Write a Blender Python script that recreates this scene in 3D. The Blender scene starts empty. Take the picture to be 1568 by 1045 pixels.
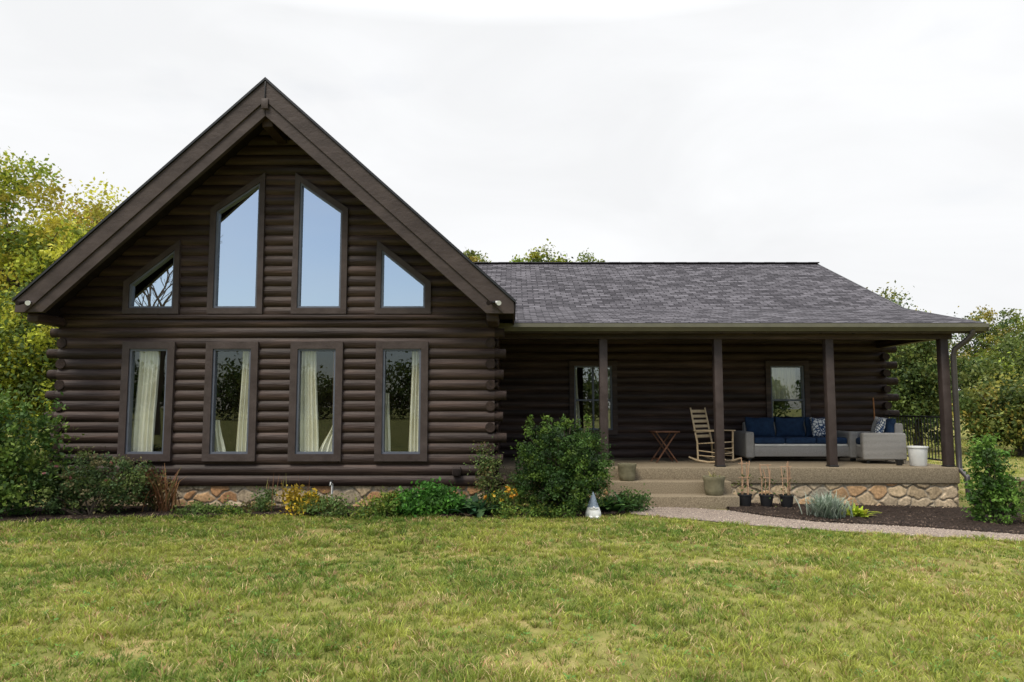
import bpy, bmesh, math, random
import numpy as np
from mathutils import Vector, Matrix, Euler
random.seed(7); rng=np.random.default_rng(7)
scene=bpy.context.scene
scene.view_settings.view_transform='Standard'
scene.view_settings.look='None'
scene.view_settings.exposure=0

# ------------------------------------------------------------------ helpers
def link(o,parent=None):
    scene.collection.objects.link(o)
    if parent is not None: o.parent=parent
    return o
def empty(name,loc=(0,0,0),rz=0,parent=None,sc=1):
    o=bpy.data.objects.new(name,None); o.location=loc; o.rotation_euler=(0,0,rz); o.scale=(sc,sc,sc)
    o.empty_display_size=.2
    return link(o,parent)
def mesh_np(name,V,F,mat,parent=None,cols=None,smooth=False,sharp=None):
    V=np.ascontiguousarray(V,dtype=np.float32); F=np.ascontiguousarray(F,dtype=np.int32)
    me=bpy.data.meshes.new(name)
    me.vertices.add(len(V)); me.vertices.foreach_set("co",V.ravel())
    M,k=F.shape
    me.loops.add(M*k); me.loops.foreach_set("vertex_index",F.ravel())
    me.polygons.add(M); me.polygons.foreach_set("loop_start",np.arange(0,M*k,k,dtype=np.int32))
    me.update(calc_edges=True)
    if cols is not None:
        C=np.ones((len(V),4),dtype=np.float32); C[:,:3]=cols
        a=me.color_attributes.new("Col",'FLOAT_COLOR','POINT'); a.data.foreach_set("color",C.ravel())
    if smooth:
        me.polygons.foreach_set("use_smooth",np.ones(M,dtype=bool))
        if sharp: me.set_sharp_from_angle(angle=math.radians(sharp))
    me.materials.append(mat)
    return link(bpy.data.objects.new(name,me),parent)
def mesh_bm(name,bm,mat,parent=None,smooth=False,sharp=35):
    me=bpy.data.meshes.new(name)
    bmesh.ops.recalc_face_normals(bm,faces=bm.faces[:])
    bm.to_mesh(me); bm.free()
    if smooth:
        for p in me.polygons: p.use_smooth=True
        if sharp: me.set_sharp_from_angle(angle=math.radians(sharp))
    me.materials.append(mat)
    return link(bpy.data.objects.new(name,me),parent)
def rbox(name,c,s,mat,parent=None,r=.008,seg=2,rot=None,puff=0):
    bm=bmesh.new(); bmesh.ops.create_cube(bm,size=1)
    for v in bm.verts: v.co=Vector((v.co.x*s[0],v.co.y*s[1],v.co.z*s[2]))
    if puff:
        bmesh.ops.subdivide_edges(bm,edges=bm.edges[:],cuts=7,use_grid_fill=True)
        ax=min(range(3),key=lambda i:s[i])
        for v in bm.verts:
            q=[v.co.x/s[0]*2,v.co.y/s[1]*2,v.co.z/s[2]*2]; o=[min(1.0,abs(q[i])) for i in range(3) if i!=ax]
            k=max(0.0,(1-o[0]**3)*(1-o[1]**3))
            v.co[ax]*=(.35+.65*math.sqrt(k))*(1+puff*k)
            for i in range(3):
                if i!=ax:
                    oo=[q[j] for j in range(3) if j not in (i,ax)][0]
                    v.co[i]*=1-.05*max(0,(1-oo*oo))
            v.co+=Vector((math.sin(v.co.z*23+v.co.x*11),math.sin(v.co.x*19+s[0]*7),math.sin(v.co.x*17+v.co.y*13)))*.006
    elif r>0: bmesh.ops.bevel(bm,geom=bm.edges[:],offset=min(r,min(s)*.45),segments=seg,profile=.5,affect='EDGES')
    m=Matrix.Translation(c)
    if rot: m=m@Euler(rot).to_matrix().to_4x4()
    bm.transform(m)
    return mesh_bm(name,bm,mat,parent,smooth=True,sharp=60 if puff else 35)
def box(name,x0,x1,y0,y1,z0,z1,mat,parent=None,r=.008,seg=2):
    return rbox(name,((x0+x1)/2,(y0+y1)/2,(z0+z1)/2),(x1-x0,y1-y0,z1-z0),mat,parent,r,seg)
def beam(name,p0,p1,w,h,mat,parent=None,r=.004):
    p0=Vector(p0);p1=Vector(p1);d=p1-p0;L=d.length
    bm=bmesh.new(); bmesh.ops.create_cube(bm,size=1)
    for v in bm.verts: v.co=Vector((v.co.x*w,v.co.y*h,v.co.z*L))
    if r>0: bmesh.ops.bevel(bm,geom=bm.edges[:],offset=min(r,w*.4,h*.4),segments=2,affect='EDGES')
    q=d.to_track_quat('Z','Y').to_matrix().to_4x4()
    bm.transform(Matrix.Translation((p0+p1)/2)@q)
    return mesh_bm(name,bm,mat,parent,smooth=True)
def tubeVF(pts,rad,n=8):
    pts=[Vector(p) for p in pts]; V=[];F=[]
    for i,p in enumerate(pts):
        d=(pts[min(i+1,len(pts)-1)]-pts[max(i-1,0)]).normalized()
        a=d.cross(Vector((0.12,.93,.31))).normalized(); b=d.cross(a)
        for k in range(n):
            t=2*math.pi*k/n; V.append(p+(a*math.cos(t)+b*math.sin(t))*rad[i])
    for i in range(len(pts)-1):
        for k in range(n):
            F.append((i*n+k,i*n+(k+1)%n,(i+1)*n+(k+1)%n,(i+1)*n+k))
    return [tuple(v) for v in V],F
def tubes(name,lst,mat,parent=None,n=8,cap=True):
    bm=bmesh.new()
    for pts,rad in lst:
        V,F=tubeVF(pts,rad,n); vs=[bm.verts.new(v) for v in V]
        for f in F: bm.faces.new([vs[i] for i in f])
        if cap:
            bm.faces.new(vs[:n]); bm.faces.new(vs[-n:])
    return mesh_bm(name,bm,mat,parent,smooth=True,sharp=50)
def lathe(name,prof,mat,parent=None,n=28,loc=(0,0,0)):
    bm=bmesh.new(); rings=[]
    for r,z in prof:
        rings.append([bm.verts.new((loc[0]+r*math.cos(2*math.pi*k/n),loc[1]+r*math.sin(2*math.pi*k/n),loc[2]+z)) for k in range(n)])
    for a,b in zip(rings,rings[1:]):
        for k in range(n): bm.faces.new((a[k],a[(k+1)%n],b[(k+1)%n],b[k]))
    bm.faces.new(rings[0]); bm.faces.new(rings[-1])
    return mesh_bm(name,bm,mat,parent,smooth=True,sharp=40)
def prism(name,poly,y0,y1,mat,parent=None,r=0):
    bm=bmesh.new()
    a=[bm.verts.new((x,y0,z)) for x,z in poly]; b=[bm.verts.new((x,y1,z)) for x,z in poly]
    bm.faces.new(a); bm.faces.new(b[::-1]); n=len(poly)
    for i in range(n): bm.faces.new((a[i],b[i],b[(i+1)%n],a[(i+1)%n]))
    if r>0: 
        bmesh.ops.recalc_face_normals(bm,faces=bm.faces[:])
        bmesh.ops.bevel(bm,geom=bm.edges[:],offset=r,segments=1,affect='EDGES')
    return mesh_bm(name,bm,mat,parent)
def offset_poly(P,d):
    n=len(P); A=sum(P[i][0]*P[(i+1)%n][1]-P[(i+1)%n][0]*P[i][1] for i in range(n))
    s=1 if A>0 else -1; out=[]
    for i in range(n):
        p0=Vector(P[i-1]);p1=Vector(P[i]);p2=Vector(P[(i+1)%n])
        e1=(p1-p0).normalized(); e2=(p2-p1).normalized()
        n1=Vector((e1.y,-e1.x))*s; n2=Vector((e2.y,-e2.x))*s
        m=(n1+n2); m=m/(m.length**2)*2
        v=m*d
        if v.length>abs(d)*1.9: v=v.normalized()*abs(d)*1.9
        out.append(tuple(p1+v))
    return out
def ring(name,Po,Pi,y0,y1,mat,parent=None):
    bm=bmesh.new(); n=len(Po)
    L=[[bm.verts.new((x,y,z)) for x,z in P] for P,y in ((Po,y0),(Po,y1),(Pi,y1),(Pi,y0))]
    for q in range(4):
        A=L[q];B=L[(q+1)%4]
        for i in range(n): bm.faces.new((A[i],A[(i+1)%n],B[(i+1)%n],B[i]))
    bmesh.ops.recalc_face_normals(bm,faces=bm.faces[:])
    return mesh_bm(name,bm,mat,parent)
def lat(ix,iy,s):
    h=np.sin(ix*127.1+iy*311.7+s*74.7)*43758.5453
    return h-np.floor(h)
def vnoise(x,y,s=0):
    ix=np.floor(x);iy=np.floor(y);fx=x-ix;fy=y-iy
    fx=fx*fx*(3-2*fx);fy=fy*fy*(3-2*fy)
    return (lat(ix,iy,s)*(1-fx)+lat(ix+1,iy,s)*fx)*(1-fy)+(lat(ix,iy+1,s)*(1-fx)+lat(ix+1,iy+1,s)*fx)*fy
def fbm(x,y,s=0): return .55*vnoise(x,y,s)+.3*vnoise(x*2.1,y*2.1,s+3)+.15*vnoise(x*4.3,y*4.3,s+5)

# ------------------------------------------------------------------ materials
def newmat(name):
    m=bpy.data.materials.new(name); m.use_nodes=True; nt=m.node_tree
    return m,nt,nt.nodes["Principled BSDF"]
def N(nt,t,**kw):
    n=nt.nodes.new(t)
    for k,v in kw.items(): setattr(n,k,v)
    return n
def noisy(name,c1,c2,scale=8,rough=.7,stretch=(1,1,1),bump=.3,bscale=None,spec=.3,detail=6,c3=None,bdist=.02):
    m,nt,b=newmat(name); L=nt.links
    tc=N(nt,'ShaderNodeTexCoord'); mp=N(nt,'ShaderNodeMapping'); mp.inputs['Scale'].default_value=stretch
    L.new(tc.outputs['Object'],mp.inputs['Vector'])
    no=N(nt,'ShaderNodeTexNoise'); no.inputs['Scale'].default_value=scale; no.inputs['Detail'].default_value=detail
    L.new(mp.outputs[0],no.inputs['Vector'])
    cr=N(nt,'ShaderNodeValToRGB'); cr.color_ramp.elements[0].position=.3; cr.color_ramp.elements[1].position=.72
    cr.color_ramp.elements[0].color=(*c1,1); cr.color_ramp.elements[1].color=(*c2,1)
    if c3: e=cr.color_ramp.elements.new(.52); e.color=(*c3,1)
    L.new(no.outputs[0],cr.inputs[0]); L.new(cr.outputs[0],b.inputs['Base Color'])
    b.inputs['Roughness'].default_value=rough; b.inputs['Specular IOR Level'].default_value=spec
    if bump:
        n2=N(nt,'ShaderNodeTexNoise'); n2.inputs['Scale'].default_value=bscale or scale*4; n2.inputs['Detail'].default_value=5
        L.new(mp.outputs[0],n2.inputs['Vector'])
        bp=N(nt,'ShaderNodeBump'); bp.inputs['Strength'].default_value=bump; bp.inputs['Distance'].default_value=bdist
        L.new(n2.outputs[0],bp.inputs['Height']); L.new(bp.outputs[0],b.inputs['Normal'])
    return m
def plain(name,c,rough=.5,spec=.4,metal=0):
    return noisy(name,tuple(x*.88 for x in c),tuple(min(1,x*1.1) for x in c),scale=6,rough=rough,bump=.08,spec=spec)
def foliage(name,trans=.35,rough=.6):
    m=bpy.data.materials.new(name); m.use_nodes=True; nt=m.node_tree; L=nt.links
    nt.nodes.clear(); out=N(nt,'ShaderNodeOutputMaterial')
    at=N(nt,'ShaderNodeAttribute'); at.attribute_name="Col"
    d=N(nt,'ShaderNodeBsdfPrincipled'); d.inputs['Roughness'].default_value=rough; d.inputs['Specular IOR Level'].default_value=.25
    t=N(nt,'ShaderNodeBsdfTranslucent'); mx=N(nt,'ShaderNodeMixShader'); mx.inputs[0].default_value=trans
    L.new(at.outputs['Color'],d.inputs['Base Color']); L.new(at.outputs['Color'],t.inputs['Color'])
    L.new(d.outputs[0],mx.inputs[1]); L.new(t.outputs[0],mx.inputs[2]); L.new(mx.outputs[0],out.inputs[0])
    return m
def attrmat(name,rough=.85,bump=.5,bscale=60):
    m,nt,b=newmat(name); L=nt.links
    at=N(nt,'ShaderNodeAttribute'); at.attribute_name="Col"
    no=N(nt,'ShaderNodeTexNoise'); no.inputs['Scale'].default_value=25; no.inputs['Detail'].default_value=6
    tc=N(nt,'ShaderNodeTexCoord'); L.new(tc.outputs['Object'],no.inputs['Vector'])
    mp=N(nt,'ShaderNodeMapRange'); mp.inputs[1].default_value=.3; mp.inputs[2].default_value=.7; mp.inputs[3].default_value=.65; mp.inputs[4].default_value=1.25
    L.new(no.outputs[0],mp.inputs[0])
    vm=N(nt,'ShaderNodeVectorMath',operation='SCALE'); L.new(at.outputs['Color'],vm.inputs[0]); L.new(mp.outputs[0],vm.inputs['Scale'])
    L.new(vm.outputs[0],b.inputs['Base Color']); b.inputs['Roughness'].default_value=rough; b.inputs['Specular IOR Level'].default_value=.2
    n2=N(nt,'ShaderNodeTexNoise'); n2.inputs['Scale'].default_value=bscale; L.new(tc.outputs['Object'],n2.inputs['Vector'])
    bp=N(nt,'ShaderNodeBump'); bp.inputs['Strength'].default_value=bump; bp.inputs['Distance'].default_value=.01
    L.new(n2.outputs[0],bp.inputs['Height']); L.new(bp.outputs[0],b.inputs['Normal'])
    return m
def logmat():
    """stained logs: streaky grain + tone that differs from one log course to the next"""
    m=noisy('stained_log_wood',(.024,.0140,.0110),(.074,.046,.036),scale=3.2,rough=.52,stretch=(.35,.35,5),bump=.6,bscale=9,spec=.27,c3=(.042,.0260,.0208),bdist=.014)
    nt=m.node_tree; L=nt.links; b=nt.nodes["Principled BSDF"]
    src=b.inputs['Base Color'].links[0].from_socket
    tc=N(nt,'ShaderNodeTexCoord'); mp=N(nt,'ShaderNodeMapping'); mp.inputs['Scale'].default_value=(.22,.22,5.714); mp.inputs['Location'].default_value=(0,0,-.37*5.714)
    L.new(tc.outputs['Object'],mp.inputs[0]); sp=N(nt,'ShaderNodeSeparateXYZ'); L.new(mp.outputs[0],sp.inputs[0])
    fl=N(nt,'ShaderNodeMath',operation='FLOOR'); L.new(sp.outputs['Z'],fl.inputs[0])
    cb=N(nt,'ShaderNodeCombineXYZ'); L.new(sp.outputs['X'],cb.inputs[0]); L.new(sp.outputs['Y'],cb.inputs[1])
    ml=N(nt,'ShaderNodeMath',operation='MULTIPLY'); ml.inputs[1].default_value=7.3; L.new(fl.outputs[0],ml.inputs[0]); L.new(ml.outputs[0],cb.inputs[2])
    no=N(nt,'ShaderNodeTexNoise'); no.inputs['Scale'].default_value=1.6; no.inputs['Detail'].default_value=3; L.new(cb.outputs[0],no.inputs['Vector'])
    mr=N(nt,'ShaderNodeMapRange'); mr.inputs[1].default_value=.3; mr.inputs[2].default_value=.7; mr.inputs[3].default_value=.6; mr.inputs[4].default_value=1.45; L.new(no.outputs[0],mr.inputs[0])
    vm=N(nt,'ShaderNodeVectorMath',operation='SCALE'); L.new(src,vm.inputs[0]); L.new(mr.outputs[0],vm.inputs['Scale']); L.new(vm.outputs[0],b.inputs['Base Color'])
    return m
LOG=logmat()
LOGEND=noisy('log_end_grain',(.02,.0125,.010),(.050,.032,.025),scale=12,rough=.7,bump=.4,spec=.2)
TRIM=noisy('stained_trim_wood',(.044,.031,.027),(.074,.055,.050),scale=5,rough=.55,stretch=(1,1,1),bump=.25,spec=.28)
FASCIA=noisy('fascia_wood',(.038,.0265,.0225),(.068,.050,.044),scale=3,rough=.55,stretch=(1,1,1.6),bump=.3,spec=.28)
SASH=plain('window_sash_grey',(.11,.12,.15),.45)
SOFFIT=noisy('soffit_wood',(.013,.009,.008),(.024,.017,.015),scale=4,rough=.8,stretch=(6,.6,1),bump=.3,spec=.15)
GUTTER=plain('gutter_bronze',(.12,.112,.075),.35,.5)
DSPOUT=plain('downspout_bronze',(.045,.038,.036),.4,.5)
BLACK=plain('black_metal',(.015,.015,.016),.4,.5)
CONC=noisy('aggregate_concrete',(.13,.10,.065),(.31,.25,.165),scale=70,rough=.9,bump=.5,bscale=120,detail=3,bdist=.006)
STONE=attrmat('field_stone')
LEAF=foliage('leaf'); GRASS=foliage('grass_blade',.38,.65)
BARK=noisy('bark',(.05,.038,.028),(.13,.10,.075),scale=6,stretch=(4,4,.8),rough=.9,bump=.8)
CURT=noisy('curtain_fabric',(.70,.66,.54),(.82,.79,.69),scale=3,rough=.9,bump=.1)
NAVY=noisy('navy_fabric',(.008,.022,.055),(.015,.040,.09),scale=14,rough=.9,bump=.3,bscale=200)
PALE=noisy('pale_fabric',(.5,.49,.46),(.66,.64,.6),scale=10,rough=.9,bump=.3,bscale=200)
WHITE=noisy('white_ceramic',(.62,.62,.6),(.78,.78,.75),scale=6,rough=.4,bump=.1)
CHAIRW=noisy('pale_chair_wood',(.42,.31,.18),(.58,.46,.3),scale=5,stretch=(1,1,1),rough=.5,bump=.15)
BROWNW=noisy('brown_table_wood',(.10,.045,.025),(.19,.09,.05),scale=6,rough=.5,bump=.15)
POTC=noisy('planter_stoneware',(.15,.135,.08),(.25,.225,.14),scale=9,rough=.8,bump=.3)
PLAST=plain('nursery_pot_plastic',(.02,.02,.022),.45,.4)
INT=plain('interior_wall',(.12,.075,.05),.9)
FLOORI=plain('interior_floor',(.18,.11,.06),.6)
SOIL=noisy('mulch',(.012,.009,.007),(.06,.042,.032),scale=28,rough=1,bump=1,bscale=60,bdist=.03,detail=8,spec=.1)
GRAVEL=noisy('gravel',(.13,.10,.08),(.36,.29,.235),scale=55,rough=.95,bump=1,bscale=75,bdist=.015,detail=3)
def wicker():
    m,nt,b=newmat('grey_wicker'); L=nt.links
    tc=N(nt,'ShaderNodeTexCoord'); br=N(nt,'ShaderNodeTexWave'); br.wave_type='BANDS'; br.bands_direction='Z'
    br.inputs['Scale'].default_value=14; br.inputs['Distortion'].default_value=1.5; br.inputs['Detail'].default_value=2; br.inputs['Detail Scale'].default_value=6
    L.new(tc.outputs['Object'],br.inputs['Vector'])
    cr=N(nt,'ShaderNodeValToRGB'); cr.color_ramp.elements[0].color=(.15,.14,.13,1); cr.color_ramp.elements[1].color=(.42,.40,.37,1)
    L.new(br.outputs[0],cr.inputs[0]); L.new(cr.outputs[0],b.inputs['Base Color']); b.inputs['Roughness'].default_value=.65
    bp=N(nt,'ShaderNodeBump'); bp.inputs['Distance'].default_value=.006; L.new(br.outputs[0],bp.inputs['Height']); L.new(bp.outputs[0],b.inputs['Normal'])
    return m
WICK=wicker()
def patterned():
    m,nt,b=newmat('patterned_pillow'); L=nt.links
    tc=N(nt,'ShaderNodeTexCoord'); v=N(nt,'ShaderNodeTexVoronoi'); v.inputs['Scale'].default_value=16; v.feature='DISTANCE_TO_EDGE'
    L.new(tc.outputs['Object'],v.inputs['Vector'])
    cr=N(nt,'ShaderNodeValToRGB'); cr.color_ramp.interpolation='CONSTANT'
    cr.color_ramp.elements[0].color=(.02,.05,.12,1); cr.color_ramp.elements[1].color=(.65,.65,.62,1); cr.color_ramp.elements[1].position=.12
    L.new(v.outputs['Distance'],cr.inputs[0]); L.new(cr.outputs[0],b.inputs['Base Color']); b.inputs['Roughness'].default_value=.9
    return m
PATT=patterned()
def shingles():
    m,nt,b=newmat('asphalt_shingles'); L=nt.links
    tc=N(nt,'ShaderNodeTexCoord'); br=N(nt,'ShaderNodeTexBrick')
    br.inputs['Scale'].default_value=1; br.inputs['Brick Width'].default_value=.26; br.inputs['Row Height'].default_value=.14
    br.inputs['Mortar Size'].default_value=.012; br.inputs['Mortar Smooth'].default_value=.3; br.inputs['Bias'].default_value=-.15
    br.inputs['Color1'].default_value=(.040,.037,.042,1); br.inputs['Color2'].default_value=(.130,.122,.134,1); br.inputs['Mortar'].default_value=(.018,.017,.020,1)
    n0=N(nt,'ShaderNodeTexNoise'); n0.inputs['Scale'].default_value=.8; L.new(tc.outputs['UV'],n0.inputs['Vector'])
    v0=N(nt,'ShaderNodeVectorMath',operation='SCALE'); v0.inputs['Scale'].default_value=.05; L.new(n0.outputs['Color'],v0.inputs[0])
    v1=N(nt,'ShaderNodeVectorMath',operation='ADD'); L.new(tc.outputs['UV'],v1.inputs[0]); L.new(v0.outputs[0],v1.inputs[1])
    L.new(v1.outputs[0],br.inputs['Vector'])
    no=N(nt,'ShaderNodeTexNoise'); no.inputs['Scale'].default_value=40; no.inputs['Detail'].default_value=4; L.new(tc.outputs['UV'],no.inputs['Vector'])
    n3=N(nt,'ShaderNodeTexNoise'); n3.inputs['Scale'].default_value=8; n3.inputs['Detail'].default_value=3; L.new(tc.outputs['UV'],n3.inputs['Vector'])
    ad=N(nt,'ShaderNodeMath',operation='ADD'); L.new(no.outputs[0],ad.inputs[0]); L.new(n3.outputs[0],ad.inputs[1])
    mr=N(nt,'ShaderNodeMapRange'); mr.inputs[1].default_value=.65; mr.inputs[2].default_value=1.35; mr.inputs[3].default_value=.45; mr.inputs[4].default_value=1.55
    L.new(ad.outputs[0],mr.inputs[0])
    vm=N(nt,'ShaderNodeVectorMath',operation='SCALE'); L.new(br.outputs['Color'],vm.inputs[0]); L.new(mr.outputs[0],vm.inputs['Scale'])
    L.new(vm.outputs[0],b.inputs['Base Color']); b.inputs['Roughness'].default_value=.95; b.inputs['Specular IOR Level'].default_value=.12
    bp=N(nt,'ShaderNodeBump'); bp.inputs['Strength'].default_value=.8; bp.inputs['Distance'].default_value=.012; bp.invert=True
    L.new(br.outputs['Fac'],bp.inputs['Height']); L.new(bp.outputs[0],b.inputs['Normal'])
    return m
SHIN=shingles()
def glassmat(name,f,tint):
    m=bpy.data.materials.new(name); m.use_nodes=True; nt=m.node_tree; L=nt.links; nt.nodes.clear()
    out=N(nt,'ShaderNodeOutputMaterial'); g=N(nt,'ShaderNodeBsdfGlossy'); g.inputs['Roughness'].default_value=.004; g.inputs['Color'].default_value=(*tint,1)
    t=N(nt,'ShaderNodeBsdfTransparent'); t.inputs['Color'].default_value=(.92,.95,.93,1)
    mx=N(nt,'ShaderNodeMixShader'); mx.inputs[0].default_value=f
    no=N(nt,'ShaderNodeTexNoise'); no.inputs['Scale'].default_value=1.1
    tc=N(nt,'ShaderNodeTexCoord'); L.new(tc.outputs['Object'],no.inputs['Vector'])
    bp=N(nt,'ShaderNodeBump'); bp.inputs['Strength'].default_value=.12; bp.inputs['Distance'].default_value=.01
    L.new(no.outputs[0],bp.inputs['Height']); L.new(bp.outputs[0],g.inputs['Normal'])
    L.new(t.outputs[0],mx.inputs[1]); L.new(g.outputs[0],mx.inputs[2]); L.new(mx.outputs[0],out.inputs[0])
    return m
GL_LOW=glassmat('window_glass',.095,(.85,.93,1)); GL_UP=glassmat('coated_window_glass',.66,(.82,.91,1)); GL_PORCH=glassmat('porch_window_glass',.22,(.85,.93,1))

# ------------------------------------------------------------------ log walls
def interval(poly,z):
    xs=[]
    n=len(poly)
    for i in range(n):
        (x0,z0),(x1,z1)=poly[i],poly[(i+1)%n]
        if (z0-z)*(z1-z)<0: xs.append(x0+(x1-x0)*(z-z0)/(z1-z0))
    return (min(xs),max(xs)) if len(xs)>=2 else None
PITCH=.175
def log_wall(name,org,d,nr,z0,z1,LR,holes,parent,b=.044):
    bm=bmesh.new(); z=z0; np_=9
    def P(u,zz,o): return bm.verts.new((org[0]+d[0]*u+nr[0]*o,org[1]+d[1]*u+nr[1]*o,zz))
    k=0
    while z<z1-.01:
        zt=min(z+PITCH,z1+.0)
        prof=[(z,-.006),(z+.004,-.006)]
        wob=1+.12*math.sin(k*2.3)
        for j in range(np_+1):
            u=j/np_; prof.append((z+.004+(zt-z-.008)*u, b*wob*(math.sin(math.pi*min(max(u,.02),.98)))**.6))
        prof+= [(zt-.004,-.006),(zt,-.006)]
        for (za,oa),(zb,ob) in zip(prof,prof[1:]):
            zm=(za+zb)/2
            La,Ra=LR(za);Lb,Rb=LR(zb)
            S=[(La,Lb)];E=[]
            hs=[]
            for h in holes:
                im=interval(h,zm)
                if im is None: continue
                ia=interval(h,za+1e-5) or im; ib=interval(h,zb-1e-5) or im
                hs.append((ia,ib))
            hs.sort(key=lambda t:t[0][0])
            for ia,ib in hs: E.append((ia[0],ib[0])); S.append((ia[1],ib[1]))
            E.append((Ra,Rb))
            for (sa,sb),(ea,eb) in zip(S,E):
                if ea-sa<=0 and eb-sb<=0: continue
                ns=max(1,int((ea-sa)/.6)) 
                for q in range(ns):
                    f0=q/ns;f1=(q+1)/ns
                    bm.faces.new((P(sa+(ea-sa)*f0,za,oa),P(sa+(ea-sa)*f1,za,oa),P(sb+(eb-sb)*f1,zb,ob),P(sb+(eb-sb)*f0,zb,ob)))
        z=zt;k+=1
    bmesh.ops.remove_doubles(bm,verts=bm.verts[:],dist=.0004)
    return mesh_bm(name,bm,LOG,parent,smooth=True,sharp=38)

house=empty('log_cabin')
XC=-3.94; HW=3.65; YF=12.0; SL=.916; PK=6.90
low=[]; up=[]
for dx in (-2.11,-.72,.69,2.11):
    x=XC+dx; low.append([(x-.285,.93),(x+.285,.93),(x+.285,2.60),(x-.285,2.60)])
for s in (-1,1):
    p=[(XC+s*.37,3.35),(XC+s*1.035,3.35),(XC+s*1.035,4.95),(XC+s*.37,5.42)]
    up.append(p if s>0 else p[::-1])
    p=[(XC+s*1.77,3.35),(XC+s*2.45,3.35),(XC+s*2.45,3.70),(XC+s*1.77,4.25)]
    up.append(p if s>0 else p[::-1])
holes=[offset_poly(p,.06) for p in low+up]
def LRg(z):
    w=min(HW,(PK-.19-z)/.932); w=max(w,.001)
    w2=min(HW,(PK-.19-z)/.905); w2=max(w2,.001)
    return XC-w,XC+w2
log_wall('gable_log_wall',(0,YF),(1,0),(0,-1),.37,PK-.2,LRg,holes,house)
flat=lambda a,b:(lambda z:(a,b))
log_wall('wing_side_wall_right',(XC+HW,0),(0,1),(1,0),.37,3.40,flat(12.0,15.6),[],house)
log_wall('wing_side_wall_left',(XC-HW,0),(0,1),(-1,0),.37,3.30,flat(12.0,23.0),[],house)
log_wall('wing_back_wall',(0,23.0),(1,0),(0,1),.37,PK-.2,LRg,[],house)
box('gable_ledge',XC-HW-.02,XC+HW+.02,YF-.080,YF+.02,3.135,3.205,LOG,house,r=.015)
def window(i,p,gl,trimw,nm):
    w=empty(f'{nm}_{i}',parent=house)
    ring('trim',offset_poly(p,.035+trimw),offset_poly(p,.033),YF-.084,YF+.10,TRIM,w)
    ring('sash',offset_poly(p,.036),p,YF-.055,YF+.06,SASH,w)
    bm=bmesh.new(); bm.faces.new([bm.verts.new((x,YF+.0,z)) for x,z in offset_poly(p,.01)]); mesh_bm('glass',bm,gl,w)
    return w
for i,p in enumerate(low): window(i,p,GL_LOW,.115,'lower_window')
for i,p in enumerate(up): window(i,p,GL_UP,.095,'upper_window')
def curtain(name,x0t,x1t,x0b,x1b,z0,z1,y,parent,tie=False,folds=5):
    nu,nz=60,24; V=[];F=[]
    for j in range(nz+1):
        v=j/nz; z=z0+(z1-z0)*v
        s=v*v*(3-2*v)
        a=x0b+(x0t-x0b)*s; b=x1b+(x1t-x1b)*s
        for i in range(nu+1):
            u=i/nu
            V.append((a+(b-a)*u,y+.028*math.sin(u*folds*2*math.pi+.6*math.sin(v*3))+.012*math.sin(u*23+v*2),z))
    for j in range(nz):
        for i in range(nu): 
            q=j*(nu+1)+i; F.append((q,q+1,q+nu+2,q+nu+1))
    return mesh_np(name,V,F,CURT,parent,smooth=True)
cz0,cz1=.8,2.68
w=[XC+dx for dx in (-2.11,-.72,.69,2.11)]
curtain('curtain',w[0]-.26,w[0]+.10,w[0]-.33,w[0]+.05,cz0,cz1,12.13,house)
curtain('curtain',w[1]+.10,w[1]+.34,w[1]+.04,w[1]+.29,cz0,cz1,12.13,house,folds=4)
curtain('curtain',w[1]-.36,w[1]-.25,w[1]-.34,w[1]-.12,cz0,1.45,12.15,house,folds=2)
curtain('curtain',w[2]-.34,w[2]-.06,w[2]-.34,w[2]+.02,cz0,cz1,12.13,house)
curtain('curtain',w[2]+.25,w[2]+.33,w[2]-.02,w[2]+.30,cz0,1.50,12.17,house,folds=3)
curtain('curtain',w[3]+.14,w[3]+.34,w[3]+.10,w[3]+.33,cz0,cz1,12.13,house,folds=4)
curtain('curtain',w[3]-.36,w[3]-.24,w[3]-.36,w[3]-.20,cz0,1.9,12.15,house,folds=2)
box('interior_floor',XC-HW+.03,XC+HW-.03,12.12,22.9,.45,.55,FLOORI,house,r=0)
box('interior_partition',XC-HW+.03,XC+HW-.03,15.0,15.12,.56,3.1,INT,house,r=0)
box('interior_loft',XC-HW+.03,XC+HW-.03,15.0,22.8,3.11,3.25,INT,house,r=0)
prism('interior_gable',[(XC-3.4,3.26),(XC+3.4,3.26),(XC+.3,6.2),(XC-.3,6.2)],18.0,18.1,INT,house)
box('framed_picture',XC+.82,XC+1.12,12.95,12.99,1.75,2.2,BROWNW,house)
box('picture_print',XC+.86,XC+1.08,12.935,12.948,1.79,2.16,PALE,house)
box('interior_pier',XC+.70,XC+1.45,13.0,13.9,.56,3.1,plain('warm_interior_wall',(.58,.32,.17),.9),house,r=0)
def roofq(name,quad,mat,parent,uv):
    bm=bmesh.new(); uvl=bm.loops.layers.uv.new("UVMap")
    f=bm.faces.new([bm.verts.new(v) for v in quad])
    for l,c in zip(f.loops,uv): l[uvl].uv=c
    me=bpy.data.meshes.new(name); bm.to_mesh(me); bm.free(); me.materials.append(mat)
    return link(bpy.data.objects.new(name,me),parent)
Y0,Y1=11.14,23.9
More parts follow.
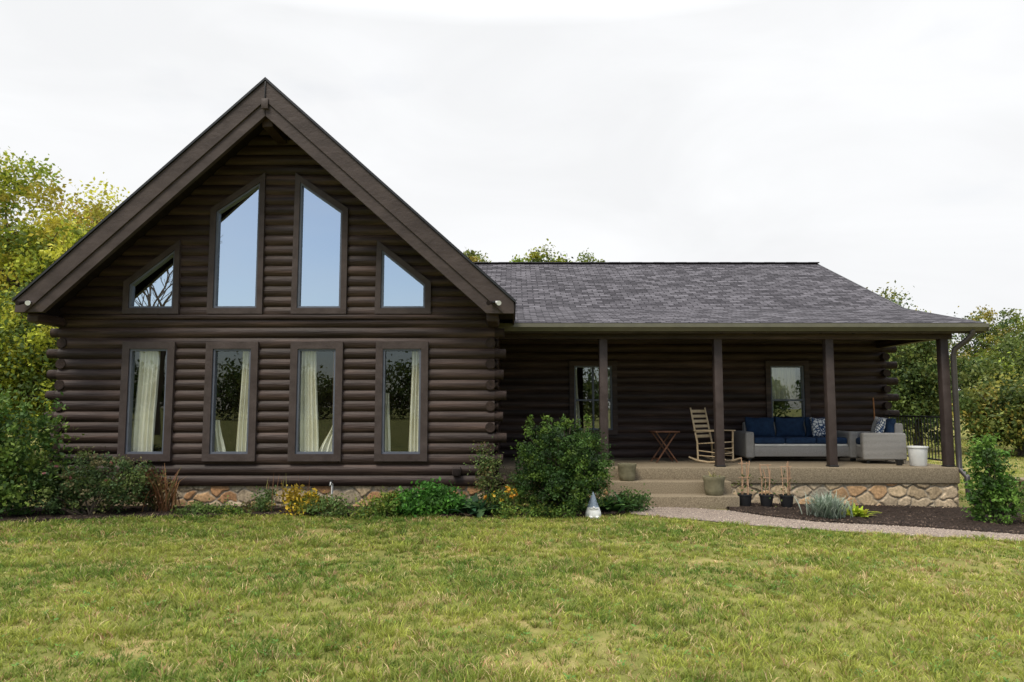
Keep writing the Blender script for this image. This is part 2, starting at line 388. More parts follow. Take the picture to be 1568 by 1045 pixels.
for s,nm,EW,SL_ in ((-1,'left',3.79,.936),(1,'right',3.97,.899)):
    roofz=lambda dx: PK-SL_*dx
    prism('wing_roof_deck_'+nm,[(XC,PK-.03),(XC+s*EW,roofz(EW)-.03),(XC+s*EW,roofz(EW)-.15),(XC,PK-.18)],Y0+.003,Y1,SOFFIT,house)
    ln=EW*math.hypot(1,SL_)+.08; ex=EW+.03
    prism('wing_shingle_edge_'+nm,[(XC,PK+.012),(XC+s*ex,roofz(ex)+.012),(XC+s*ex,roofz(ex)-.026),(XC,PK-.026)],11.05,Y1+.03,BLACK,house)
    q=[(XC,11.05,PK+.018),(XC+s*ex,11.05,roofz(ex)+.018),(XC+s*ex,Y1+.03,roofz(ex)+.018),(XC,Y1+.03,PK+.018)]
    roofq('wing_shingles_'+nm,q,SHIN,house,[(0,0),(0,-ln),(13,-ln),(13,0)])
    zt=roofz(EW); zc=zt-.215; d1=.36
    prism('rake_board_upper_'+nm,[(XC+s*.002,PK-.03),(XC+s*EW,zt-.03),(XC+s*EW,zc),(XC+s*(PK-d1-zc)/SL_,zc),(XC+s*.002,PK-d1)],11.08,11.137,FASCIA,house,r=.004)
    prism('rake_board_lower_'+nm,[(XC+s*.002,PK-d1+.02),(XC+s*((PK-d1+.02-zc-.006)/SL_),zc+.006),(XC+s*((PK-.60-zc)/SL_),zc+.006),(XC+s*.002,PK-.60)],11.11,11.20,FASCIA,house,r=.004)
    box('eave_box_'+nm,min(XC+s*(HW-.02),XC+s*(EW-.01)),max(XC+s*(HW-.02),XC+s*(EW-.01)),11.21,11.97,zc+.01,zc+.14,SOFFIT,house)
    box('eave_fascia_'+nm,min(XC+s*(EW-.02),XC+s*(EW+.01)),max(XC+s*(EW-.02),XC+s*(EW+.01)),11.15,Y1-.02,zc+.02,zt-.04,FASCIA,house)
    box('eave_beam_'+nm,min(XC+s*(HW-.12),XC+s*(HW+.08)),max(XC+s*(HW-.12),XC+s*(HW+.08)),11.25,12.02,3.0,3.16,LOG,house,r=.05)
box('ridge_beam',XC-.09,XC+.09,11.22,12.05,PK-.74,PK-.46,LOG,house,r=.02)
box('peak_block',XC-.055,XC+.055,11.055,11.078,PK-.50,PK-.33,FASCIA,house,r=.008)
rbox('peak_joint',(XC,11.069,PK-.2),(.012,.02,.3),BLACK,house,r=.002)
lst=[];k=0;z=.37
while z<3.2:
    zz=z+PITCH/2
    for s in (-1,1):
        if k%2==0:
            ext=.17+.03*math.sin(k*1.7+s)
            lst.append(([(XC+s*(HW-.1),YF+.045,zz),(XC+s*(HW+ext),YF+.045,zz)],[.084,.080]))
        else:
            lst.append(([(XC+s*(HW-.07),YF+.2,zz),(XC+s*(HW-.07),YF-.055,zz)],[.082,.082]))
            lst.append(([(XC+s*(HW-.02),YF+.1,zz),(XC+s*(HW+.06),YF+.1,zz)],[.078,.078]))
    z+=PITCH;k+=1
tubes('corner_log_ends',lst,LOGEND,house,n=14)
for X in (XC+3.66,XC-3.58):
    f=empty('flood_light',parent=house)
    lathe('base',[(.05,-.02),(.05,0)],BLACK,f,loc=(X,11.06,3.30),n=16)
    for s in (-1,1):
        tubes('lamp_head',[([(X+s*.03,11.05,3.29),(X+s*.07,10.98,3.27),(X+s*.08,10.94,3.26)],[.02,.032,.038])],WHITE if s>0 else SOFFIT,f,n=12)
v=empty('dryer_vent',parent=house)
box('hood',-.98,-.84,11.86,11.99,.56,.69,FASCIA,v,r=.015); box('flap',-.97,-.85,11.845,11.858,.55,.66,SOFFIT,v)
sp=empty('water_spigot')
tubes('riser',[([(-2.9,11.75,-.02),(-2.9,11.75,.42),(-2.9,11.66,.46),(-2.9,11.6,.43)],[.018,.018,.016,.014])],WHITE,sp)
lathe('handle',[(.012,0),(.035,.01),(.035,.025),(.012,.03)],BLACK,sp,loc=(-2.9,11.7,.47),n=12)

def stone(name,u0,u1,z0,z1,org,d,nr,parent,du=.014,cell=(.30,.17),seed=1,warm=.5):
    r=np.random.default_rng(seed)
    us=np.arange(u0,u1+du,du); zs=np.arange(z0,z1+du,du); U,Z=np.meshgrid(us,zs)
    gx=np.arange(u0-cell[0],u1+2*cell[0],cell[0]); gz=np.arange(z0-cell[1],z1+2*cell[1],cell[1])
    S=[];
    for j,b_ in enumerate(gz):
        for a in gx: S.append((a+(j%2)*cell[0]/2+r.uniform(-.4,.4)*cell[0],b_+r.uniform(-.38,.38)*cell[1]))
    S=np.array(S); P=np.stack([U.ravel(),Z.ravel()],1)
    P2=P+.035*np.stack([vnoise(P[:,0]*9,P[:,1]*9,1)-.5,vnoise(P[:,0]*9,P[:,1]*9,2)-.5],1)*2
    f1=np.full(len(P),9.);f2=np.full(len(P),9.);idx=np.zeros(len(P),int)
    for i,s in enumerate(S):
        dd=np.hypot((P2[:,0]-s[0])/1.35,(P2[:,1]-s[1]))
        m=dd<f1; f2=np.where(m,f1,np.minimum(f2,dd)); idx[m]=i; f1=np.where(m,dd,f1)
    e=np.clip((f2-f1-.008)/.03,0,1); e=e*e*(3-2*e)
    tilt=r.uniform(-.08,.08,(len(S),2))
    off=.024*e*(r.uniform(.6,1.2,len(S))[idx])+e*((P2[:,0]-S[idx,0])*tilt[idx,0]+(P2[:,1]-S[idx,1])*tilt[idx,1])+.008*fbm(P[:,0]*20,P[:,1]*20,4)*e
    pal=np.array([(.50,.31,.16),(.52,.39,.24),(.46,.36,.24),(.38,.31,.21),(.54,.42,.28),(.46,.25,.12),(.32,.28,.21)])
    w=np.array([.24,.22,.18,.12,.16,.10,.05]); w/=w.sum()
    cc=pal[r.choice(len(pal),len(S),p=w)]*r.uniform(.78,1.05,(len(S),1))
    C=cc[idx]*e[:,None]+np.array([.38,.315,.23])*(1-e[:,None])
    C*=(.75+.5*fbm(P[:,0]*14,P[:,1]*14,8))[:,None]
    V=np.stack([org[0]+d[0]*P[:,0]+nr[0]*off,org[1]+d[1]*P[:,0]+nr[1]*off,P[:,1]],1)
    nu=len(us);nz=len(zs); I=(np.arange(nz-1)[:,None]*nu+np.arange(nu-1)[None,:]).ravel()
    F=np.stack([I,I+1,I+nu+1,I+nu],1)
    return mesh_np(name,V,F,STONE,parent,cols=C,smooth=True)
stone('wing_stone_foundation',XC-HW+.02,XC+HW-.02,-.15,.39,(0,12.06),(1,0),(0,-1),house,seed=3)
box('foundation_core',XC-HW+.05,XC+HW-.05,12.08,22.95,-.3,.44,CONC,house,r=0)

# ------------------------------------------------------------------ main block + porch
FZ=.575; PYF=13.12; PX1=8.08; WY=15.6; WX1=8.12
pw=[[(1.26,1.08),(2.25,1.08),(2.25,2.63),(1.26,2.63)],[(5.5,1.08),(6.4,1.08),(6.4,2.63),(5.5,2.63)]]
log_wall('porch_back_wall',(0,WY),(1,0),(0,-1),FZ,3.72,flat(XC+HW,WX1),[offset_poly(p,-.04) for p in pw],house)
def LRend(z):
    if z<3.6: return (15.6,24.3)
    t=(z-3.6)/.42; return (15.6+t,24.3-t) if 15.6+t<19.95 else (19.94,19.96)
log_wall('end_gable_wall',(WX1,0),(0,1),(1,0),.2,5.35,LRend,[],house)
log_wall('main_back_wall',(0,24.3),(1,0),(0,1),.2,3.6,flat(-.3,WX1),[],house)
box('main_floor',XC+HW+.05,WX1-.05,15.66,24.25,-.3,.5,CONC,house,r=0)
for i,p in enumerate(pw):
    we=empty(f'porch_window_{i}',parent=house); (a,b0),(c,_),(_,t0),_=p[0],p[1],p[2],p[3]
    def rect(x0,x1,z0,z1): return [(x0,z0),(x1,z0),(x1,z1),(x0,z1)]
    ring('trim',rect(a-.02,c+.02,b0-.02,t0+.02),rect(a+.085,c-.085,b0+.085,t0-.085),WY-.085,WY+.08,LOG,we)
    ring('sash',rect(a+.083,c-.083,b0+.083,t0-.083),rect(a+.12,c-.12,b0+.12,t0-.12),WY-.05,WY+.05,SASH,we)
    zm=(b0+t0)/2-.05; box('meeting_rail',a+.11,c-.11,WY-.045,WY+.03,zm-.02,zm+.02,SASH,we,r=.004)
    if i==0: box('mullion',(a+c)/2-.02,(a+c)/2+.02,WY-.043,WY+.028,b0+.12,t0-.12,SASH,we,r=.004)
    bm=bmesh.new(); bm.faces.new([bm.verts.new((x,WY+.005,z)) for x,z in rect(a+.1,c-.1,b0+.1,t0-.1)]); mesh_bm('glass',bm,GL_PORCH,we)
    if i==0:
        curtain('curtain',a+.05,a+.16,a+.05,a+.24,b0,t0,WY+.2,we,folds=2); curtain('curtain',c-.16,c-.05,c-.2,c-.05,b0,t0,WY+.2,we,folds=2)
    else:
        curtain('curtain',a+.1,c-.1,a+.1,c-.1,zm,t0,WY+.35,we,folds=7)
        curtain('curtain',a+.05,a+.3,a+.05,a+.26,b0,zm+.01,WY+.38,we,folds=3)
box('interior_back',XC+HW+.06,WX1-.06,18.5,18.6,.52,3.6,INT,house,r=0)
lst=[];k=0;z=.375
while z<3.6:
    zz=z+PITCH/2
    if k%2==0: lst.append(([(WX1-.1,WY+.04,zz),(WX1+.24,WY+.04,zz)],[.084,.08]))
    else: lst.append(([(WX1-.06,WY+.2,zz),(WX1-.06,WY-.16,zz)],[.084,.08]))
    z+=PITCH;k+=1
tubes('end_corner_log_ends',lst,LOGEND,house,n=14)
box('porch_slab',XC+HW+.04,PX1,PYF,WY+.05,.285,FZ,CONC,house,r=.02,seg=3)
box('porch_core',XC+HW+.06,PX1-.06,PYF+.12,WY,-.4,.284,CONC,house,r=0)
stone('porch_stone_facing',3.7,PX1-.03,-.25,.287,(0,PYF+.06),(1,0),(0,-1),house,seed=8,cell=(.34,.19))
stone('porch_stone_left',-.2,1.8,-.2,.287,(0,PYF+.06),(1,0),(0,-1),house,seed=9)
stone('porch_stone_side',PYF+.06,WY+8.6,-.4,.287,(PX1-.03,0),(0,1),(1,0),house,seed=10,du=.025)
box('porch_step_upper',1.72,3.86,12.80,PYF+.05,-.3,.36,CONC,house,r=.02,seg=3)
box('porch_step_lower',1.69,3.89,12.45,12.82,-.3,.15,CONC,house,r=.02,seg=3)
for i,x in enumerate((1.69,3.81,5.87,8.0)):
    box(f'porch_post_{i}',x-.075,x+.075,13.24,13.39,FZ,2.93,TRIM,house,r=.012)
    box(f'post_base_{i}',x-.085,x+.085,13.23,13.40,FZ+.002,FZ+.03,BLACK,house,r=.004)
box('porch_beam',XC+HW+.01,8.14,13.22,13.41,2.915,3.11,LOG,house,r=.01)
box('porch_end_beam',7.92,8.08,13.42,15.56,2.93,3.10,LOG,house,r=.01)
for x in np.arange(.2,8.0,.61):
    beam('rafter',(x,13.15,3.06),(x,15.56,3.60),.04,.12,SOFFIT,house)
prof=[(12.98,3.19),(15.57,3.80),(19.94,5.66),(24.9,3.56)]
def xl(zv): return XC+HW+.01 if zv<3.34 else XC+(PK-zv)/.899-.04
RX=8.57
def interp(y):
    for (a,b),(c,d) in zip(prof,prof[1:]):
        if a<=y<=c: return b+(d-b)*(y-a)/(c-a)
ys=[12.98,13.55,13.65,14.6,15.57,17,18.5,19.94]
acc=0
for a,b in zip(ys,ys[1:]):
    za,zb=interp(a),interp(b); l=math.hypot(b-a,zb-za)
    roofq('main_shingles',[(xl(za),a,za),(RX,a,za),(RX,b,zb),(xl(zb),b,zb)],SHIN,house,[(xl(za),acc),(RX,acc),(RX,acc+l),(xl(zb),acc+l)])
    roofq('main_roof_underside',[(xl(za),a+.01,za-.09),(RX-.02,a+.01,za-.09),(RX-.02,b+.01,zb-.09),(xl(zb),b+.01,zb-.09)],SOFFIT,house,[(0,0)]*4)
    acc+=l
roofq('main_shingles_back',[(-2.5,19.94,5.66),(RX,19.94,5.66),(RX,24.9,3.56),(-2.5,24.9,3.56)],SHIN,house,[(0,0),(11,0),(11,5.4),(0,5.4)])
roofq('main_underside_back',[(-2.5,19.94,5.56),(RX-.02,19.94,5.56),(RX-.02,24.9,3.46),(-2.5,24.9,3.46)],SOFFIT,house,[(0,0)]*4)
for i in range(36):
    x=-2.55+i*.31; rbox('ridge_cap',(x+.155,19.94,5.672+.004*(i%2)),(.315,.20,.03),SHIN,house,r=.008)
for (a,b),(c,d) in zip(prof,prof[1:]):
    beam('end_rake_board',(RX-.005,a,b-.10),(RX-.005,c,d-.10),.035,.17,FASCIA,house)
    beam('drip_edge',(RX+.012,a,b-.005),(RX+.012,c,d-.005),.03,.018,BLACK,house,r=0)
box('eave_fascia',XC+HW+.02,RX-.03,12.99,13.03,3.0,3.17,FASCIA,house,r=.005)
bm=bmesh.new()
gp=[(12.985,3.165),(12.985,3.05),(12.93,3.045),(12.90,3.09),(12.875,3.11),(12.872,3.165),(12.862,3.168),(12.860,3.10),(12.885,3.075),(12.92,3.03),(12.99,3.035)]
A=[bm.verts.new((XC+HW+.02,y,z)) for y,z in gp];B=[bm.verts.new((RX+.02,y,z)) for y,z in gp]
for i in range(len(gp)-1): bm.faces.new((A[i],A[i+1],B[i+1],B[i]))
mesh_bm('gutter',bm,GUTTER,house)
box('gutter_cap',RX+.015,RX+.025,12.86,12.99,3.03,3.165,GUTTER,house,r=0)
tubes('downspout',[([(8.33,12.93,3.06),(8.33,12.94,2.98),(8.28,13.02,2.88),(8.12,13.14,2.72),(8.10,13.16,2.6),(8.10,13.16,1.0),(8.10,13.16,.55),(8.12,12.98,.42),(8.12,12.97,.05),(8.2,12.85,-.06),(8.35,12.6,-.10)],[.05]*11)],DSPOUT,house,n=10)
rl=empty('porch_railing',parent=house)
for z in (FZ+.1,FZ+.90): beam('rail',(8.0,13.42,z),(8.0,15.52,z),.03,.03,BLACK,rl)
for i in range(20):
    y=13.5+i*.104; beam('baluster',(8.0,y,FZ+.1),(8.0,y,FZ+.9),.014,.014,BLACK,rl,r=0)

# ------------------------------------------------------------------ ground
def gz(x,y):
    x=np.asarray(x,float)
    return -.02*np.clip(x,0,10)
EX=[-14,-9,-7.2,-6,-4,-1,.8,1.9,2.8,3.93,5.16,6.9,14,24]
EY=[9.6,10.15,10.6,10.85,11.25,11.05,11.2,11.6,11.15,10.58,10.23,9.87,8.7,7.2]
UX=[1.7,3.0,3.62,4.1,4.65,6.0,7.2,14,24]
UY=[12.5,12.46,12.24,11.6,11.16,10.87,10.38,9.3,7.9]
def E(x): return np.interp(x,EX,EY)+.05*(vnoise(np.asarray(x)*3.,np.zeros_like(x)*1.,5)-.5)*2
def U(x): return np.interp(x,UX,UY)
LAWN=noisy('lawn_ground',(.11,.12,.03),(.30,.23,.10),scale=1.6,rough=1,bump=.8,bscale=40,spec=.1,c3=(.18,.175,.05),detail=9,bdist=.03)
xs=np.unique(np.concatenate([np.linspace(-400,400,33),np.linspace(-20,20,41),[0,10]])); ysg=np.unique(np.concatenate([np.linspace(-300,600,31),np.linspace(-5,30,36)]))
X,Y=np.meshgrid(xs,ysg); Z=gz(X,Y)-.0
nu=len(xs);I=(np.arange(len(ysg)-1)[:,None]*nu+np.arange(nu-1)[None,:]).ravel()
mesh_np('ground',np.stack([X.ravel(),Y.ravel(),Z.ravel()],1),np.stack([I,I+1,I+nu+1,I+nu],1),LAWN)
def ribbon(name,x0,x1,lo,hi,mat,lift,dx=.05,nv=24,disp=0,seed=0):
    xs=np.arange(x0,x1+dx,dx); t=np.linspace(0,1,nv)
    XX=np.repeat(xs[None,:],nv,0); YY=lo(xs)[None,:]*(1-t[:,None])+hi(xs)[None,:]*t[:,None]
    ed=np.minimum(1,np.minimum(t,1-t)*10)[:,None]
    ZZ=gz(XX,YY)+lift+disp*(fbm(XX*9,YY*9,seed)+.6*fbm(XX*30,YY*30,seed+2))*ed
    nu=len(xs);I=(np.arange(nv-1)[:,None]*nu+np.arange(nu-1)[None,:]).ravel()
    return mesh_np(name,np.stack([XX.ravel(),YY.ravel(),ZZ.ravel()],1),np.stack([I,I+1,I+nu+1,I+nu],1),mat,smooth=True)
ribbon('mulch_bed',-10,1.8,E,lambda x:np.full_like(x,12.1),SOIL,.006,disp=.05,nv=40)
ribbon('mulch_bed',3.65,10.2,lambda x:U(x)+.0,lambda x:np.full_like(x,13.2),SOIL,.006,disp=.05,nv=60,seed=4)
ribbon('gravel_path',1.9,22,lambda x:E(x)+.0,U,GRAVEL,.012,disp=.012,nv=30,seed=7)
def chips(name,n,xr,lo,hi,size,cols,mat,lift,seed):
    r=np.random.default_rng(seed); x=r.uniform(*xr,n); t=r.uniform(0,1,n); y=lo(x)*(1-t)+hi(x)*t
    z=gz(x,y)+lift; s=r.uniform(.5,1.3,n)*size; a=r.uniform(0,6.28,n)
    V=np.zeros((n,5,3)); 
    for k in range(4):
        th=a+k*math.pi/2+.3*r.normal(size=n); rr=s*np.where(k%2==0,1,.55)
        V[:,k,0]=x+rr*np.cos(th);V[:,k,1]=y+rr*np.sin(th);V[:,k,2]=z-.004
    V[:,4,0]=x;V[:,4,1]=y;V[:,4,2]=z+s*.6
    b=np.arange(n)[:,None]*5
    F=np.concatenate([b+np.array([[k,(k+1)%4,4]]) for k in range(4)])
    C=np.array(cols)[r.integers(0,len(cols),n)]*r.uniform(.6,1.2,(n,1)); C=np.repeat(C,5,0)
    return mesh_np(name,V.reshape(-1,3),F,mat,cols=C)
CH=[(.03,.02,.016),(.06,.042,.032),(.10,.07,.05),(.02,.015,.012)]
chips('mulch_chips',9000,(-9,1.8),E,lambda x:np.full_like(x,12.0),.022,CH,STONE,.04,1)
chips('mulch_chips',9000,(3.7,10),U,lambda x:np.full_like(x,13.1),.022,CH,STONE,.04,2)
chips('gravel_stones',26000,(1.95,14),lambda x:E(x)+.03,lambda x:U(x)-.02,.014,[(.24,.185,.15),(.34,.27,.215),(.17,.14,.12),(.42,.35,.28)],STONE,.02,3)

# grass in tufts
PG=np.array([.120,.205,.030]);PY_=np.array([.36,.385,.070]);PS=np.array([.62,.49,.25]);PB=np.array([.46,.27,.14])
def dryness(x,y): return fbm(x*1.1+9,y*1.6+4,31)*.6+fbm(x*3.1,y*3.6,21)*.4+.010*np.clip(x,-6,8)
def blades(name,cx,cy,per,rad,h,w,seed,warm):
    """cx,cy tuft centres; per = blades per tuft"""
    r=np.random.default_rng(seed); nt_=len(cx)
    f=fbm(cx*.55+3,cy*.8,11); f2=fbm(cx*2.2,cy*2.6,22); f3=dryness(cx,cy)
    t=np.clip((f*.5+f2*.5-.285)*2.5+r.normal(0,.24,nt_)+.025*np.clip(cx,-4,6),0,1)
    dry=np.clip((f3-.60)*6,0,1)
    tb=r.uniform(.68,1.25,nt_); ts=r.uniform(0,1,nt_)<(.055+.6*dry*warm)
    th=h*r.uniform(.55,1.5,nt_)
    cnt=np.maximum(3,r.poisson(per,nt_)); i=np.repeat(np.arange(nt_),cnt); n=len(i)
    a0=r.uniform(0,2*math.pi,n); rr=np.sqrt(r.uniform(0,1,n))*rad[i]*r.uniform(.5,1.3,nt_)[i]
    x=cx[i]+rr*np.cos(a0); y=cy[i]+rr*np.sin(a0)
    k=y<E(x)+.05 if warm==1 else np.ones(n,bool)
    i,a0,x,y=i[k],a0[k],x[k],y[k]; n=len(i)
    a=r.uniform(0,2*math.pi,n); hh=th[i]*r.uniform(.45,1.2,n); la=a0+r.normal(0,.8,n); lean=hh*r.uniform(.2,1.4,n)
    z=gz(x,y); ww=w[i]*r.uniform(.7,1.3,n)
    V=np.zeros((n,5,3)); dx,dy=np.cos(la),np.sin(la); px,py=-np.sin(a),np.cos(a)
    for q,(wq,hq,lq) in enumerate(((-1,0,0),(1,0,0),(.75,.62,.42),(-.75,.62,.42),(0,1,1))):
        V[:,q,0]=x+px*ww*wq+dx*lean*lq; V[:,q,1]=y+py*ww*wq+dy*lean*lq; V[:,q,2]=z-.004+hh*hq*(1-.12*(hq==1))
    C=PG*(1-t[i][:,None])+PY_*t[i][:,None]
    st=ts[i]&(r.uniform(0,1,n)<.75)|(r.uniform(0,1,n)<.075)
    C=np.where(st[:,None],np.where(r.uniform(0,1,n)[:,None]<.62,PS,PB),C)
    C*=(tb[i]*r.uniform(.72,1.22,n))[:,None]
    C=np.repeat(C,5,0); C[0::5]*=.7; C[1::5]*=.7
    b=(np.arange(n)*5)[:,None]
    F=np.concatenate([b+np.array([[0,1,2]]),b+np.array([[0,2,3]]),b+np.array([[3,2,4]])])
    print(name,n)
    return mesh_np(name,V.reshape(-1,3),F,GRASS,cols=C)
def scatter(n,x0,x1,y0,y1,seed):
    r=np.random.default_rng(seed); return r.uniform(x0,x1,n),r.uniform(y0,y1,n)
X_,Y_=[],[]
for (y0,y1,dens) in ((3.0,5.5,340),(5.5,8,260),(8,12.0,190)):
    hw=y1*.76+1.0; n=int(dens*2*hw*(y1-y0)); a,b=scatter(n,-hw,hw,y0,y1,int(y0*10)); X_.append(a);Y_.append(b)
x=np.concatenate(X_);y=np.concatenate(Y_)
k=y<E(x)+.04; x=x[k];y=y[k]
dp=dryness(x,y)
k=rng.uniform(0,1,len(x))>np.clip((dp-.61)*5,0,.65); x=x[k];y=y[k]
tall=fbm(x*1.7,y*2.2,41)
grass_root=empty('lawn_grass')
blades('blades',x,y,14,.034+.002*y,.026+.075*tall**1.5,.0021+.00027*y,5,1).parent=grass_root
r4=np.random.default_rng(99); wx,wy=scatter(1100,-8,9,3.4,11,55); kk=(wy<E(wx)-.05)&(fbm(wx*1.3,wy*1.3,66)>.48); wx=wx[kk];wy=wy[kk]
ii=np.repeat(np.arange(len(wx)),14); n=len(ii); ang=r4.uniform(0,6.28,n); rd=r4.uniform(.01,.07,n)
lx=wx[ii]+rd*np.cos(ang); ly=wy[ii]+rd*np.sin(ang); lz=gz(lx,ly)+r4.uniform(.025,.06,n); s=r4.uniform(.008,.017,n)
V=np.zeros((n,4,3))
for q,(a_,b_) in enumerate(((-1,0),(0,-.6),(1,0),(0,.6))):
    V[:,q,0]=lx+s*(a_*np.cos(ang)-b_*np.sin(ang)); V[:,q,1]=ly+s*(a_*np.sin(ang)+b_*np.cos(ang)); V[:,q,2]=lz+s*.4*a_
mesh_np('clover_leaves',V.reshape(-1,3),np.arange(n*4).reshape(-1,4),GRASS,grass_root,cols=np.repeat(np.array([.10,.20,.035])*r4.uniform(.7,1.5,(n,1)),4,0))
x,y=scatter(9000,8.6,30,9,40,77); k=((y>U(x)+.1)&~((x<10.2)&(y<13.2)))|(y<E(x)-.05); x=x[k];y=y[k]
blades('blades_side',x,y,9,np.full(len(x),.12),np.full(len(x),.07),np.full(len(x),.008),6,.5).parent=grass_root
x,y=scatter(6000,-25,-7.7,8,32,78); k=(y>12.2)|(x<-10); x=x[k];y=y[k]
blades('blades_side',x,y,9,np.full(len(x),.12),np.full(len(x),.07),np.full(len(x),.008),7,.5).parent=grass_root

# ------------------------------------------------------------------ foliage
def leafmesh(name,P,size,C,parent,seed=0,aspect=.55):
    r=np.random.default_rng(seed); n=len(P)
    a=r.normal(size=(n,3)); a/=np.linalg.norm(a,axis=1)[:,None]
    b=r.normal(size=(n,3)); b-=a*(a*b).sum(1)[:,None]; b/=np.linalg.norm(b,axis=1)[:,None]
    s=(size*r.uniform(.6,1.35,n))[:,None]
    V=np.stack([P-a*s*.5,P+b*s*.5*aspect,P+a*s*.5,P-b*s*.5*aspect],1).reshape(-1,3)
    F=np.arange(n*4).reshape(-1,4)
    return mesh_np(name,V,F,LEAF,parent,cols=np.repeat(C,4,0))
def palette(n,pal,r,jit=.25):
    pal=np.array(pal); return pal[r.integers(0,len(pal),n)]*r.uniform(1-jit,1+jit,(n,1))
def clumps_foliage(name,blobs,ncl,nl,crad,leaf,pal,parent,seed,shell=.45,zmin=None,flat=.75):
    r=np.random.default_rng(seed); vol=np.array([b[3]*b[4]*b[5] for b in blobs])**.7; vol/=vol.sum()
    bi=r.choice(len(blobs),ncl,p=vol); B=np.array(blobs)[bi]
    d=r.normal(size=(ncl,3)); d/=np.linalg.norm(d,axis=1)[:,None]
    rad=r.uniform(0,1,ncl)**shell
    K=B[:,:3]+d*rad[:,None]*B[:,3:6]
    if zmin is not None: K[:,2]=np.maximum(K[:,2],zmin)
    cr=crad*r.uniform(.5,1.5,ncl); kc=palette(ncl,pal,r,.35)
    cnt=np.maximum(4,(nl*r.uniform(.4,1.5,ncl)).astype(int))
    idx=np.repeat(np.arange(ncl),cnt)
    P=K[idx]+r.normal(size=(len(idx),3))*cr[idx][:,None]*np.array([1,1,flat])*.55
    C=kc[idx]*r.uniform(.65,1.35,(len(idx),1))
    if zmin is not None: k=P[:,2]>zmin-.02; P=P[k];C=C[k]
    leafmesh('foliage',P,leaf,C,parent,seed+1)
    return K
def tree(name,base,blobs,ncl,nl,crad,leaf,pal,seed,trunk=.22,nbr=26,fork=.4):
    root=empty(name,base); r=random.Random(seed)
    K=clumps_foliage(name,blobs,ncl,nl,crad,leaf,pal,root,seed)
    top=max(b[2] for b in blobs); cx=sum(b[0] for b in blobs)/len(blobs); cy=sum(b[1] for b in blobs)/len(blobs)
    tp=[(0,0,-.3),(.05*top*.3,.02,top*.2),(cx*.4,cy*.4,top*.45),(cx*.7,cy*.7,top*.75),(cx,cy,top*1.0)]
    L=[(tp,[trunk*1.25,trunk,trunk*.75,trunk*.45,trunk*.12])]
    for i in range(min(nbr,len(K))):
        k=K[r.randrange(len(K))]; f=r.uniform(fork,.85); j=min(int(f*4),3); tt=f*4-j
        s=Vector(tp[j]).lerp(Vector(tp[j+1]),tt); e=Vector(k)
        m=s.lerp(e,.5)+Vector((r.uniform(-.2,.2),r.uniform(-.2,.2),r.uniform(.0,.4)))*trunk*3
        L.append(([s,m,e],[trunk*.32,trunk*.2,trunk*.05]))
    tubes('trunk_and_limbs',L,BARK,root,n=7,cap=False)
    return root
YG=[(.31,.34,.035),(.43,.42,.05),(.22,.28,.035),(.44,.37,.04),(.14,.20,.03)]
GOLD=[(.42,.30,.05),(.36,.28,.05),(.26,.23,.04),(.46,.31,.06)]
GR=[(.075,.115,.027),(.115,.155,.034),(.055,.09,.024),(.15,.175,.04)]
DK=[(.030,.066,.015),(.046,.095,.02),(.06,.115,.024),(.02,.045,.012)]
LG=[(.06,.12,.024),(.10,.17,.03),(.045,.09,.02),(.14,.20,.036)]
MIX=GR+[(.23,.22,.04),(.29,.24,.05)]
tree('deciduous_tree',(-13.6,20,0),[(-.5,0,6.0,2.1,2,2.6),(1.5,-.5,4.6,1.9,1.8,2.2),(-1.8,0,3.6,2,2,2.4),(.6,-1,2.5,2.2,1.6,1.7)],400,135,.45,.13,YG,11,trunk=.2)
tree('deciduous_tree',(-15.6,27,0),[(.3,0,7.3,2.6,2.4,2.4),(2,0,6.1,2.4,2,2.2),(-2.2,0,5.2,2,2,2)],300,130,.6,.16,GOLD+YG[:2],12,trunk=.26)
tree('deciduous_tree',(-11.2,17.5,0),[(0,0,3.0,1.6,1.4,1.8),(-1.4,.3,2.3,1.5,1.4,1.8),(1.1,0,1.5,1.2,1.2,1.3)],290,120,.42,.11,YG[:3]+GR[:2],13,trunk=.13)
tree('deciduous_tree',(-19,24,0),[(0,0,5.6,2.6,2.4,2.7),(1,0,3,2.6,2,2)],240,110,.6,.16,YG,14,trunk=.24)
tree('deciduous_tree',(1.4,36,0),[(0,0,8.7,1.0,1.1,1.2),(-.9,0,7.9,1.1,1.1,1.1),(1.1,0,7.9,1.2,1.2,1.1),(0,0,5.9,2.5,2,2)],190,150,.45,.17,[YG[0],YG[1],YG[2],YG[4]]+MIX[:2],15,trunk=.25)
tree('deciduous_tree',(-2.1,38,0),[(0,0,8.7,1.5,1.6,1.1),(0,0,6.4,2.2,2,2)],130,140,.45,.18,MIX,16,trunk=.25)
tree('deciduous_tree',(4.0,37,0),[(0,0,8.5,1.1,1.4,.9),(.2,0,6.3,2,2,2)],130,140,.45,.17,GR,17,trunk=.22)
rt=[(19.2,38,8.2,2.2,MIX),(22.5,42,7.6,2.6,YG[2:]+GR),(25.5,38,6.9,2.3,MIX),(29,40,6.7,2.6,YG),(31.5,36,5.2,2.4,GR),(16.8,30,4.9,1.7,GR),(21,30,4.3,1.8,GR+YG[2:3]),(24,27,3.4,1.7,MIX),(34,44,7,3,GR),(19.0,27,2.9,1.6,MIX),(26.5,31,4.2,2.0,YG)]
for i,(a,b,h,rr,pl) in enumerate(rt):
    tree('deciduous_tree',(a,b,-.2),[(0,0,h-rr*.62,rr*.8,rr*.8,rr*.7),(rr*.55,0,h*.62,rr*.8,rr*.7,rr*.7),(-rr*.6,0,h*.55,rr*.8,rr*.7,rr*.75),(0,-.3,h*.32,rr,rr*.8,h*.25)],190,90,.48,.16,pl,30+i,trunk=.16)
